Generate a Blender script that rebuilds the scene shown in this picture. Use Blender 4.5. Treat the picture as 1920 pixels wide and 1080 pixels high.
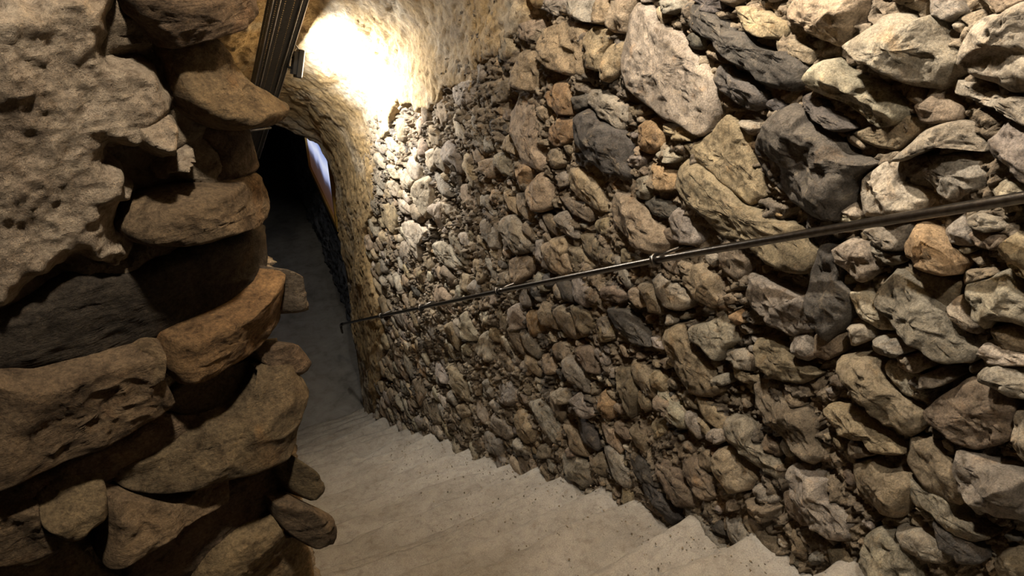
import bpy, math, random
import numpy as np
from mathutils import Vector, Matrix

# ---------------------------------------------------------------- scene, camera, world, lights
for o in list(bpy.data.objects): bpy.data.objects.remove(o)
scn = bpy.context.scene
COL = scn.collection
ZO = 5.12                      # height of the eye above the lower floor
cam_d = bpy.data.cameras.new('camera'); cam = bpy.data.objects.new('camera', cam_d); COL.objects.link(cam)
cam_d.sensor_width = 36.0; cam_d.lens = 26.0; cam_d.clip_start = 0.02
cam.location = (0, 0, ZO); cam.rotation_euler = (math.radians(60), 0, math.radians(-28))
scn.camera = cam
scn.view_settings.view_transform = 'Standard'; scn.view_settings.look = 'None'
scn.view_settings.exposure = 0.1; scn.view_settings.gamma = 1.0; scn.view_settings.use_curve_mapping = False
world = bpy.data.worlds.new('world'); scn.world = world; world.use_nodes = True
world.node_tree.nodes['Background'].inputs[0].default_value = (0, 0, 0, 1)
world.node_tree.nodes['Background'].inputs[1].default_value = 0.0
LAMP_W = dict(visible=56.0, wall=128.0, upper=62.0)   # watts of the lamps
WARM = (1.0, 0.89, 0.74)

def area_lamp(name, loc, direction, w, h, power, color, parent=None):
    d = bpy.data.lights.new(name, 'AREA'); d.shape = 'RECTANGLE'; d.size = w; d.size_y = h
    d.energy = power; d.color = color
    o = bpy.data.objects.new(name, d); COL.objects.link(o)
    o.location = (loc[0], loc[1], loc[2] + ZO)
    o.rotation_euler = Vector(direction).to_track_quat('-Z', 'Y').to_euler()
    return o
area_lamp('flood_light_beam', (0.938, 4.160, -0.968), (0.97, -0.06, -0.30), 0.05, 0.12, LAMP_W['visible'], (1.0, 0.95, 0.86))
area_lamp('tray_lamp_offscreen', (0.72, 1.42, 0.69), (1.0, -0.04, 0.0), 0.10, 0.14, LAMP_W['wall'], WARM)
area_lamp('stair_head_lamp_offscreen', (0.30, 0.10, 1.50), (-0.15, 0.70, -0.75), 0.12, 0.16, LAMP_W['upper'], WARM)

# ---------------------------------------------------------------- helpers
W = 1.4                        # the rubble wall stands 1.4 m right of the eye
CX, R = 0.725, 0.675           # vault axis and radius
def z_stair(Y): return -1.10 - 0.63 * Y
def z_spring(Y): return -1.44 - 0.60 * (Y - 4.33)

def vnoise(P, seed=0):
    P = np.asarray(P, dtype=np.float64); i = np.floor(P).astype(np.int64); f = P - i; f = f*f*f*(f*(f*6-15)+10)
    r = 0.0
    for dx in (0, 1):
        wx = f[..., 0] if dx else 1 - f[..., 0]
        for dy in (0, 1):
            wy = f[..., 1] if dy else 1 - f[..., 1]
            for dz in (0, 1):
                wz = f[..., 2] if dz else 1 - f[..., 2]
                h = (i[..., 0]+dx)*374761393 + (i[..., 1]+dy)*668265263 + (i[..., 2]+dz)*1440662683 + seed*1274126177
                h = h & 0xffffffff; h = ((h ^ (h >> 13)) * 1274126177) & 0xffffffff; h = h ^ (h >> 16)
                r = r + wx*wy*wz*((h & 0xffff) / 32767.5 - 1.0)
    return r
def fbm(P, octs=4, seed=0, gain=0.5, ridge=False):
    a = 1.0; s = 0.0; P = np.asarray(P, dtype=np.float64)
    for k in range(octs):
        n = vnoise(P, seed + k*17)
        s = s + a*((1 - 2*np.abs(n)) if ridge else n); P = P*2.03 + 11.3; a *= gain
    return s
def sstep(a, b, x): t = np.clip((x-a)/(b-a), 0, 1); return t*t*(3-2*t)

def mesh_obj(name, verts, faces, mat, parent=None, smooth=True, col=None, recentre=False):
    v = np.array(verts, dtype=np.float64).reshape(-1, 3)
    v[:, 2] += ZO
    c = np.zeros(3)
    if recentre: c = v.mean(axis=0); v = v - c
    me = bpy.data.meshes.new(name)
    me.from_pydata(v.tolist(), [], faces if isinstance(faces, list) else faces.tolist())
    if smooth: me.polygons.foreach_set('use_smooth', [True]*len(me.polygons))
    if col is not None:
        a = me.color_attributes.new('Col', 'FLOAT_COLOR', 'POINT')
        cc = np.ones((len(v), 4), dtype=np.float32); cc[:, :3] = col
        a.data.foreach_set('color', cc.ravel())
    me.materials.append(mat); me.update()
    o = bpy.data.objects.new(name, me); COL.objects.link(o); o.location = c
    if parent is not None: o.parent = parent
    return o
def tag(o, label=None, cat=None, group=None, kind=None):
    if label: o['label'] = label
    if cat: o['category'] = cat
    if group: o['group'] = group
    if kind: o['kind'] = kind
    return o
def empty(name, loc=(0, 0, 0)):
    o = bpy.data.objects.new(name, None); COL.objects.link(o); o.location = (loc[0], loc[1], loc[2]+ZO); o.empty_display_size = 0.1
    return o
def child(o, parent):
    o.parent = parent; o.matrix_parent_inverse = Matrix.Translation(-parent.location); return o
def grid_faces(nu, nv):
    i = np.arange(nu*nv).reshape(nu, nv)
    return np.stack([i[:-1, :-1], i[1:, :-1], i[1:, 1:], i[:-1, 1:]], -1).reshape(-1, 4)
def compact(V, F):
    u, inv = np.unique(F.ravel(), return_inverse=True)
    return V[u], inv.reshape(F.shape), u
def tube(pts, rad, n=10, cap=True):
    P = [Vector(p) for p in pts]; V = []; F = []
    rads = rad if isinstance(rad, (list, tuple)) else [rad]*len(P)
    ref = Vector((0.31, 0.12, 0.94))
    for k, p in enumerate(P):
        t = (P[min(k+1, len(P)-1)] - P[max(k-1, 0)]).normalized()
        a = t.cross(ref); a = a.normalized() if a.length > 1e-4 else t.orthogonal().normalized(); b = t.cross(a)
        for j in range(n):
            an = 2*math.pi*j/n; V.append(tuple(p + (a*math.cos(an) + b*math.sin(an))*rads[k]))
    for k in range(len(P)-1):
        for j in range(n):
            F.append([k*n+j, k*n+(j+1) % n, (k+1)*n+(j+1) % n, (k+1)*n+j])
    if cap: F.append(list(range(n))[::-1]); F.append([(len(P)-1)*n+j for j in range(n)])
    return V, F
def join(parts):
    V = []; F = []
    for v, f in parts:
        o = len(V); V += [tuple(p) for p in v]; F += [[o+i for i in q] for q in f]
    return V, F
def box(c, ex, ey, ez, sx, sy, sz):
    c = Vector(c); ex = Vector(ex)*sx/2; ey = Vector(ey)*sy/2; ez = Vector(ez)*sz/2
    V = [tuple(c + ex*i + ey*j + ez*k) for i in (-1, 1) for j in (-1, 1) for k in (-1, 1)]
    return V, [[0, 1, 3, 2], [4, 6, 7, 5], [0, 4, 5, 1], [2, 3, 7, 6], [0, 2, 6, 4], [1, 5, 7, 3]]
def bevelled(o, w=0.004, seg=2):
    m = o.modifiers.new('bevel', 'BEVEL'); m.width = w; m.segments = seg; m.limit_method = 'ANGLE'; return o

# ---------------------------------------------------------------- materials
def new_mat(name):
    m = bpy.data.materials.new(name); m.use_nodes = True; nt = m.node_tree
    return m, nt, nt.nodes['Principled BSDF']
def N(nt, t, **kw):
    n = nt.nodes.new(t)
    for k, v in kw.items():
        if isinstance(k, str) and hasattr(n, k): setattr(n, k, v)
    return n
def noise(nt, pos, scale, detail=6, rough=0.6, dist=0.0):
    n = nt.nodes.new('ShaderNodeTexNoise'); n.inputs['Scale'].default_value = scale; n.inputs['Detail'].default_value = detail
    n.inputs['Roughness'].default_value = rough; n.inputs['Distortion'].default_value = dist
    nt.links.new(pos, n.inputs['Vector']); return n.outputs['Fac']
def ramp(nt, fac, stops):
    r = nt.nodes.new('ShaderNodeValToRGB'); e = r.color_ramp.elements
    e[0].position, e[0].color = stops[0][0], (*stops[0][1], 1); e[1].position, e[1].color = stops[-1][0], (*stops[-1][1], 1)
    for p, c in stops[1:-1]:
        x = e.new(p); x.color = (*c, 1)
    nt.links.new(fac, r.inputs['Fac']); return r.outputs['Color']
def mix(nt, fac, a, b, mode='MIX'):
    m = nt.nodes.new('ShaderNodeMix'); m.data_type = 'RGBA'; m.blend_type = mode
    for s, v in ((0, fac), (6, a), (7, b)):
        if hasattr(v, 'node'): nt.links.new(v, m.inputs[s])
        else: m.inputs[s].default_value = v if s == 0 else (*v, 1)
    return m.outputs[2]
def bump(nt, h, dist, strength, prev=None):
    b = nt.nodes.new('ShaderNodeBump'); b.inputs['Distance'].default_value = dist; b.inputs['Strength'].default_value = strength
    nt.links.new(h, b.inputs['Height'])
    if prev is not None: nt.links.new(prev, b.inputs['Normal'])
    return b.outputs['Normal']
def pos_of(nt): return nt.nodes.new('ShaderNodeNewGeometry').outputs['Position']
def g3(x): return (x, x, x)

def stone_material(name, strata=False):
    m, nt, b = new_mat(name); p = pos_of(nt)
    at = nt.nodes.new('ShaderNodeAttribute'); at.attribute_name = 'Col'
    big = noise(nt, p, 7, 5, 0.6, 0.4); mid = noise(nt, p, 34, 8, 0.72, 0.5); fine = noise(nt, p, 210, 5, 0.75)
    c = mix(nt, 1.0, at.outputs['Color'], ramp(nt, big, [(0.3, (0.62, 0.60, 0.58)), (0.55, g3(1.0)), (0.75, (1.22, 1.18, 1.1))]), 'MULTIPLY')
    c = mix(nt, 1.0, c, ramp(nt, mid, [(0.34, (0.42, 0.39, 0.35)), (0.5, g3(1.0)), (0.68, (1.3, 1.28, 1.22))]), 'MULTIPLY')
    c = mix(nt, 1.0, c, ramp(nt, fine, [(0.32, g3(0.55)), (0.68, g3(1.42))]), 'MULTIPLY')
    def part(fac, k):
        mm = nt.nodes.new('ShaderNodeMath'); mm.operation = 'MULTIPLY'; mm.inputs[1].default_value = k; nt.links.new(fac, mm.inputs[0]); return mm.outputs[0]
    rust = ramp(nt, noise(nt, p, 11, 4, 0.55, 1.2), [(0.60, g3(0)), (0.72, g3(1))])
    c = mix(nt, part(rust, 0.4), c, mix(nt, 1.0, c, (1.3, 0.95, 0.6), 'MULTIPLY'))
    lime_n = noise(nt, p, 16, 9, 0.78, 0.3)                      # splashes of lime mortar left on the stones
    lime = ramp(nt, lime_n, [(0.56, g3(0)), (0.63, g3(1))])
    c = mix(nt, part(lime, 0.0 if strata else 0.42), c, (0.36, 0.295, 0.21))
    nt.links.new(c, b.inputs['Base Color'])
    b.inputs['Roughness'].default_value = 0.86; b.inputs['Specular IOR Level'].default_value = 0.25
    n = None
    if strata:
        mp = nt.nodes.new('ShaderNodeMapping'); mp.inputs['Scale'].default_value = (7, 7, 62); mp.inputs['Rotation'].default_value = (0.1, 0.12, 0)
        nt.links.new(p, mp.inputs['Vector'])
        n = bump(nt, noise(nt, mp.outputs['Vector'], 1.0, 6, 0.65, 0.8), 0.015, 0.8, n)
    else: n = bump(nt, lime, 0.004, 0.5, n)
    n = bump(nt, mid, 0.020, 0.75, n); n = bump(nt, fine, 0.0045, 0.7, n)
    nt.links.new(n, b.inputs['Normal']); return m
def rough_material(name, dark, mid_c, light, s_big=6, s_mid=45, bump_d=0.014, bump_s=0.8, ochre=None, soft=1.0, rough=0.9):
    m, nt, b = new_mat(name); p = pos_of(nt)
    big = noise(nt, p, s_big, 6, 0.62, 0.5); mid = noise(nt, p, s_mid, 7, 0.68, 0.4); fine = noise(nt, p, 230, 4, 0.7)
    c = ramp(nt, big, [(0.32, dark), (0.5, mid_c), (0.68, light)])
    if ochre:
        f = ramp(nt, noise(nt, p, s_big*0.45, 5, 0.6, 0.9), [(0.385, g3(0)), (0.53, g3(1))])
        mm = nt.nodes.new('ShaderNodeMath'); mm.operation = 'MULTIPLY'; mm.inputs[1].default_value = 0.85; nt.links.new(f, mm.inputs[0])
        c = mix(nt, mm.outputs[0], c, ochre)
    c = mix(nt, 1.0, c, ramp(nt, mid, [(0.3, tuple(1-soft*x for x in (0.50, 0.54, 0.59))), (0.5, g3(1.0)), (0.7, tuple(1+soft*x for x in (0.25, 0.24, 0.2)))]), 'MULTIPLY')
    c = mix(nt, 1.0, c, ramp(nt, fine, [(0.3, g3(0.75)), (0.7, g3(1.25))]), 'MULTIPLY')
    nt.links.new(c, b.inputs['Base Color']); b.inputs['Roughness'].default_value = rough; b.inputs['Specular IOR Level'].default_value = 0.25
    n = bump(nt, mid, bump_d, bump_s); n = bump(nt, fine, bump_d*0.25, bump_s*0.8, n)
    nt.links.new(n, b.inputs['Normal']); return m
def metal_material(name, col, rough, metallic=1.0, spec=0.5):
    m, nt, b = new_mat(name); p = pos_of(nt)
    n1 = noise(nt, p, 60, 5, 0.6)
    c = mix(nt, 1.0, col, ramp(nt, n1, [(0.3, g3(0.7)), (0.7, g3(1.3))]), 'MULTIPLY')
    nt.links.new(c, b.inputs['Base Color']); b.inputs['Metallic'].default_value = metallic; b.inputs['Roughness'].default_value = rough
    nt.links.new(bump(nt, noise(nt, p, 300, 3, 0.6), 0.001, 0.4), b.inputs['Normal']); return m
def plain(name, col, rough=0.6, emit=None, strength=0):
    m, nt, b = new_mat(name); p = pos_of(nt)
    c = mix(nt, 1.0, col, ramp(nt, noise(nt, p, 20, 5, 0.6), [(0.3, g3(0.85)), (0.7, g3(1.15))]), 'MULTIPLY')
    nt.links.new(c, b.inputs['Base Color']); b.inputs['Roughness'].default_value = rough
    if emit: b.inputs['Emission Color'].default_value = (*emit, 1); b.inputs['Emission Strength'].default_value = strength
    return m
M_STONE = stone_material('rubble_stone'); M_SLAB = stone_material('layered_slab', True)
M_MORTAR = rough_material('lime_mortar', (0.13, 0.095, 0.06), (0.24, 0.185, 0.125), (0.36, 0.295, 0.215), 5, 55, 0.02, 0.9)
M_VAULT = rough_material('vault_plaster', (0.29, 0.225, 0.15), (0.42, 0.35, 0.255), (0.54, 0.475, 0.375), 3.2, 34, 0.02, 0.9, ochre=(0.40, 0.275, 0.125))
M_PIER_PLASTER = rough_material('coarse_plaster', (0.30, 0.225, 0.155), (0.42, 0.33, 0.235), (0.52, 0.425, 0.32), 7, 75, 0.02, 1.0)
M_STEP = rough_material('worn_step', (0.285, 0.258, 0.222), (0.36, 0.332, 0.29), (0.415, 0.388, 0.347), 3.5, 26, 0.012, 0.9, soft=0.5)
M_FLOOR = rough_material('lower_floor', (0.21, 0.20, 0.18), (0.29, 0.275, 0.25), (0.33, 0.315, 0.29), 2.2, 7, 0.004, 0.5, soft=0.55)
M_FARWALL = rough_material('far_wall', (0.10, 0.105, 0.125), (0.20, 0.21, 0.24), (0.30, 0.31, 0.34), 4, 18, 0.03, 1.0)
M_IRON = metal_material('black_iron', (0.13, 0.12, 0.11), 0.30, 1.0)
M_STEEL = metal_material('galvanised_steel', (0.30, 0.29, 0.28), 0.4, 0.9); M_TRAY = metal_material('dark_steel', (0.045, 0.042, 0.04), 0.55, 0.6)
M_LAMP = plain('lamp_body', (0.02, 0.02, 0.02), 0.45)
M_GLASS = plain('lamp_glass', (0.7, 0.68, 0.62), 0.3, (1.0, 0.93, 0.8), 1.2)
M_FRAME = plain('yellow_wood', (0.72, 0.42, 0.09), 0.5)

# ---------------------------------------------------------------- surfaces that carry stones
def wall_map(u, v, h):                       # u = along the passage, v = height, h = out of the wall
    return np.stack([W - h, u, v], -1)
TH = math.radians(77); PD = np.array([math.sin(TH), math.cos(TH)]); PE = np.array([0.035, 0.869]); PR = 0.11; PL = 1.3
PC = PE + PR*np.array([-math.cos(TH), math.sin(TH)]); SA = PL + PR*TH
def pier_map(s, z, h):                       # s = along the plan of the pier, wrapping round its corner
    s = np.asarray(s, float); z = np.broadcast_to(np.asarray(z, float), s.shape); h = np.broadcast_to(np.asarray(h, float), s.shape)
    a = np.clip(TH*(1-(s-PL)/(SA-PL)), 0, TH)
    nx, ny = np.cos(a), -np.sin(a)
    fx = PE[0]+PD[0]*(s-PL); fy = PE[1]+PD[1]*(s-PL)
    cx = PC[0]+PR*nx; cy = PC[1]+PR*ny
    t = np.maximum(s-SA, 0)
    sx = PC[0]+PR-0.06*np.minimum(1, t*6); sy = PC[1]+t
    x = np.where(s < PL, fx, np.where(s < SA, cx, sx)); y = np.where(s < PL, fy, np.where(s < SA, cy, sy))
    return np.stack([x+nx*h, y+ny*h, z], -1)

def stone_mesh(poly, h, surf, seed, tilt=0.0, sink=0.05, px_m=600, facets=4, sq=None, rough=1.0):
    rng = np.random.RandomState(seed)
    P = np.array(poly, float); nP = len(P)
    if np.sum(P[:, 0]*np.roll(P[:, 1], -1) - np.roll(P[:, 0], -1)*P[:, 1]) < 0: P = P[::-1]
    per = np.linalg.norm(np.roll(P, -1, 0)-P, axis=1).sum()
    M = int(np.clip(per*px_m/6, 14, 120)); ext = (P.max(0)-P.min(0)); size = float(np.sqrt(ext[0]*ext[1]))
    K = int(np.clip(size*px_m/11, 4, 26))
    # closed Catmull-Rom resampling, tightened so that corners survive
    tt = np.linspace(0, nP, M, endpoint=False); i = tt.astype(int); f = (tt-i)[:, None]
    p0, p1, p2, p3 = P[(i-1) % nP], P[i % nP], P[(i+1) % nP], P[(i+2) % nP]
    T = 0.22
    m1 = (p2-p0)*T; m2 = (p3-p1)*T
    C = (2*f**3-3*f**2+1)*p1 + (f**3-2*f**2+f)*m1 + (-2*f**3+3*f**2)*p2 + (f**3-f**2)*m2
    q = np.concatenate([C*(14/max(size, .03))*0.12, np.full((M, 1), seed*0.37)], 1)
    c = C.mean(0)
    C = c + (C-c)*(1+0.05*vnoise(q*3, seed))[:, None]
    e = sq if sq else rng.uniform(3.0, 6.5)
    rings = np.concatenate([[1.0, 1.0], np.linspace(1, 0, K+1)[1:-1]**0.8])
    s = rings[:, None]*np.ones((1, M))
    uv = c + (C[None]-c)*s[..., None]
    prof = np.power(np.clip(1-s**e, 0, 1), 0.5)
    hh = h*(0.12+0.88*prof)
    d = (uv-c)/max(size, 1e-3)
    for k in range(facets):
        a = rng.uniform(0, 2*math.pi); g = rng.uniform(0.5, 2.4)
        hh = np.minimum(hh, h*(rng.uniform(0.72, 1.1) - g*(d[..., 0]*math.cos(a)+d[..., 1]*math.sin(a))))
    hh = np.maximum(hh, 0.45*h*(0.2+0.8*prof))
    hh = hh - tilt*(d[..., 1])*0.6 - rng.uniform(-.25, .25)*h*d[..., 0]
    pos = np.concatenate([uv, np.full(uv.shape[:2]+(1,), seed*1.71)], -1)
    amp = min(h, size*0.35)
    inner = sstep(0.0, 0.25, 1-s)*0.75+0.25
    wr = pos + 0.012*np.stack([fbm(pos*18, 2, seed+7), fbm(pos*18+5, 2, seed+8), pos[..., 0]*0], -1)
    hh = hh + rough*amp*inner*(0.20*fbm(wr*(2.2/max(size, .04)), 3, seed) + 0.10*fbm(wr*(7/max(size, .06)), 2, seed+5, ridge=True))
    hh = hh + rough*inner*min(0.005, 0.08*size)*fbm(wr*42, 3, seed+9, ridge=True)*0.7
    hh = np.maximum(hh, -0.3*sink)
    hh[0] = -sink
    ch = hh[-1].mean()+0.02*h
    U = np.concatenate([uv.reshape(-1, 2), c[None]]); H = np.concatenate([hh.ravel(), [ch]])
    V = surf(U[:, 0], U[:, 1], H)
    nr = len(rings); F = []
    idx = np.arange(nr*M).reshape(nr, M)
    A, B = idx[:-1], idx[1:]
    Q = np.stack([A, np.roll(A, -1, 1), np.roll(B, -1, 1), B], -1).reshape(-1, 4)
    F = Q.tolist() + [[int(idx[-1, j]), int(idx[-1, (j+1) % M]), nr*M] for j in range(M)]
    if surf is wall_map: F = [q[::-1] for q in F]
    return V, F
PAL = {'g': (0.31, 0.275, 0.225), 't': (0.33, 0.262, 0.18), 'b': (0.25, 0.20, 0.142), 'd': (0.10, 0.09, 0.08), 'o': (0.33, 0.228, 0.13), 'c': (0.43, 0.372, 0.29)}
def pal(k, rng): return np.array(PAL[k])*rng.uniform(0.85, 1.15)*np.array([1, rng.uniform(.96, 1.03), rng.uniform(.92, 1.06)])
def rows(txt): return [l.split() for l in txt.strip().split('\n')]
def pts_of(ws): return [(int(a)/1000, int(b)/1000) for a, b in (w.split(',') for w in ws)]
def inside(poly, X, Y):
    poly = np.asarray(poly); r = np.zeros(X.shape, bool); n = len(poly); j = n-1
    for i in range(n):
        xi, yi = poly[i]; xj, yj = poly[j]
        c = ((yi > Y) != (yj > Y)) & (X < (xj-xi)*(Y-yi)/((yj-yi) if abs(yj-yi) > 1e-9 else 1e-9)+xi)
        r ^= c; j = i
    return r
def poly_dist(poly, X, Y, closed=True):
    poly = np.asarray(poly); d = np.full(X.shape, 1e9); n = len(poly)
    for i in range(n if closed else n-1):
        a = poly[i]; b = poly[(i+1) % n]; ab = b-a; L = (ab**2).sum()+1e-12
        t = np.clip(((X-a[0])*ab[0]+(Y-a[1])*ab[1])/L, 0, 1)
        d = np.minimum(d, np.hypot(X-a[0]-t*ab[0], Y-a[1]-t*ab[1]))
    return d

# boundary between bare rubble and plaster on the right wall, (along, height) in metres
BOUND = [(2.469, -0.436), (2.527, -0.538), (2.633, -0.605), (2.725, -0.684), (2.901, -0.775), (2.979, -0.933), (3.228, -0.969), (3.402, -1.079), (3.667, -1.177), (3.829, -1.205), (4.169, -1.376), (4.434, -1.538), (4.556, -1.833), (4.705, -2.166), (4.985, -2.499), (4.92, -2.792), (4.764, -2.902), (4.752, -3.188), (4.973, -3.747), (5.446, -4.622)]
PLASTER_POLY = [(-1.2, 1.78)] + [(1.2, 0.42)] + BOUND + [(5.5, -6.0), (7.5, -6.0), (7.5, 3.0), (-1.2, 3.0)]

# ---------------------------------------------------------------- right wall: recessed mortar bed
def worley(U, V, seed):
    iu = np.floor(U).astype(np.int64); iv = np.floor(V).astype(np.int64)
    f1 = np.full(U.shape, 9.0); f2 = f1.copy(); cid = np.zeros(U.shape)
    def hsh(a, b, k):
        h = (a*374761393 + b*668265263 + k*1274126177 + seed*97561) & 0xffffffff
        h = ((h ^ (h >> 13)) * 1274126177) & 0xffffffff; return ((h ^ (h >> 16)) & 0xffff)/65535.0
    for du in (-1, 0, 1):
        for dv in (-1, 0, 1):
            a, b = iu+du, iv+dv
            d = np.hypot(a+0.1+0.8*hsh(a, b, 1)-U, b+0.1+0.8*hsh(a, b, 2)-V)
            near = d < f1
            f2 = np.where(near, f1, np.minimum(f2, d)); cid = np.where(near, hsh(a, b, 3), cid); f1 = np.where(near, d, f1)
    return f1, f2, cid
Ys = np.concatenate([np.arange(-1.0, 0.25, 0.03), np.arange(0.25, 2.4, 0.0062), np.arange(2.4, 6.06, 0.0105)])
ts = np.linspace(0, 1, 440)
YY, TT = np.meshgrid(Ys, ts, indexing='ij')
zl = z_stair(YY)-0.28; zt = z_spring(YY)+0.22
ZZ = zl+(zt-zl)*TT
P3 = np.stack([YY, ZZ, np.zeros_like(YY)], -1)
wu = YY + 0.025*fbm(P3*9, 3, 101); wv = ZZ + 0.025*fbm(P3*9+3, 3, 103) - 0.16*YY
far = sstep(1.7, 3.0, YY)
f1, f2, cid = worley(wu*11, wv*17, 1); g1, g2, gid = worley(wu*27, wv*36, 2)
crack = sstep(0.0, 0.22, f2-f1); crack2 = sstep(0.0, 0.25, g2-g1)
patch = sstep(-0.25, 0.35, fbm(P3*2.1, 3, 105))            # where lime mortar was pressed nearly flush
hm = -0.060 + 0.035*crack*(0.25+cid) + 0.016*crack2*(0.3+gid)
hm = hm*(1-0.35*patch) + 0.010*patch + 0.013*fbm(P3*8, 3, 3) + 0.011*fbm(P3*26, 3, 9, ridge=True) + 0.007*fbm(P3*80, 2, 4)
hm = hm + 0.014*far - 0.10*sstep(4.55, 5.2, YY)
mc = np.array([0.27, 0.215, 0.152]); pk = np.array([(0.27, 0.235, 0.19), (0.29, 0.225, 0.15), (0.21, 0.168, 0.12), (0.34, 0.285, 0.21), (0.15, 0.128, 0.105)])
cc = pk[np.minimum((cid*5).astype(int), 4)]; kk = (crack*(cid > 0.35)*(1-0.6*patch))[..., None]
bed_col = (mc*(1-kk)+cc*kk)*(1+0.12*fbm(P3*5, 2, 8))[..., None]
VV = wall_map(YY, ZZ, hm)
wall_right = mesh_obj('wall_right', VV.reshape(-1, 3), grid_faces(*YY.shape)[:, ::-1], M_STONE, col=bed_col.reshape(-1, 3))
tag(wall_right, 'long rubble stone wall with deep mortar joints beside the descending stairs', 'wall', kind='structure')

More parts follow.
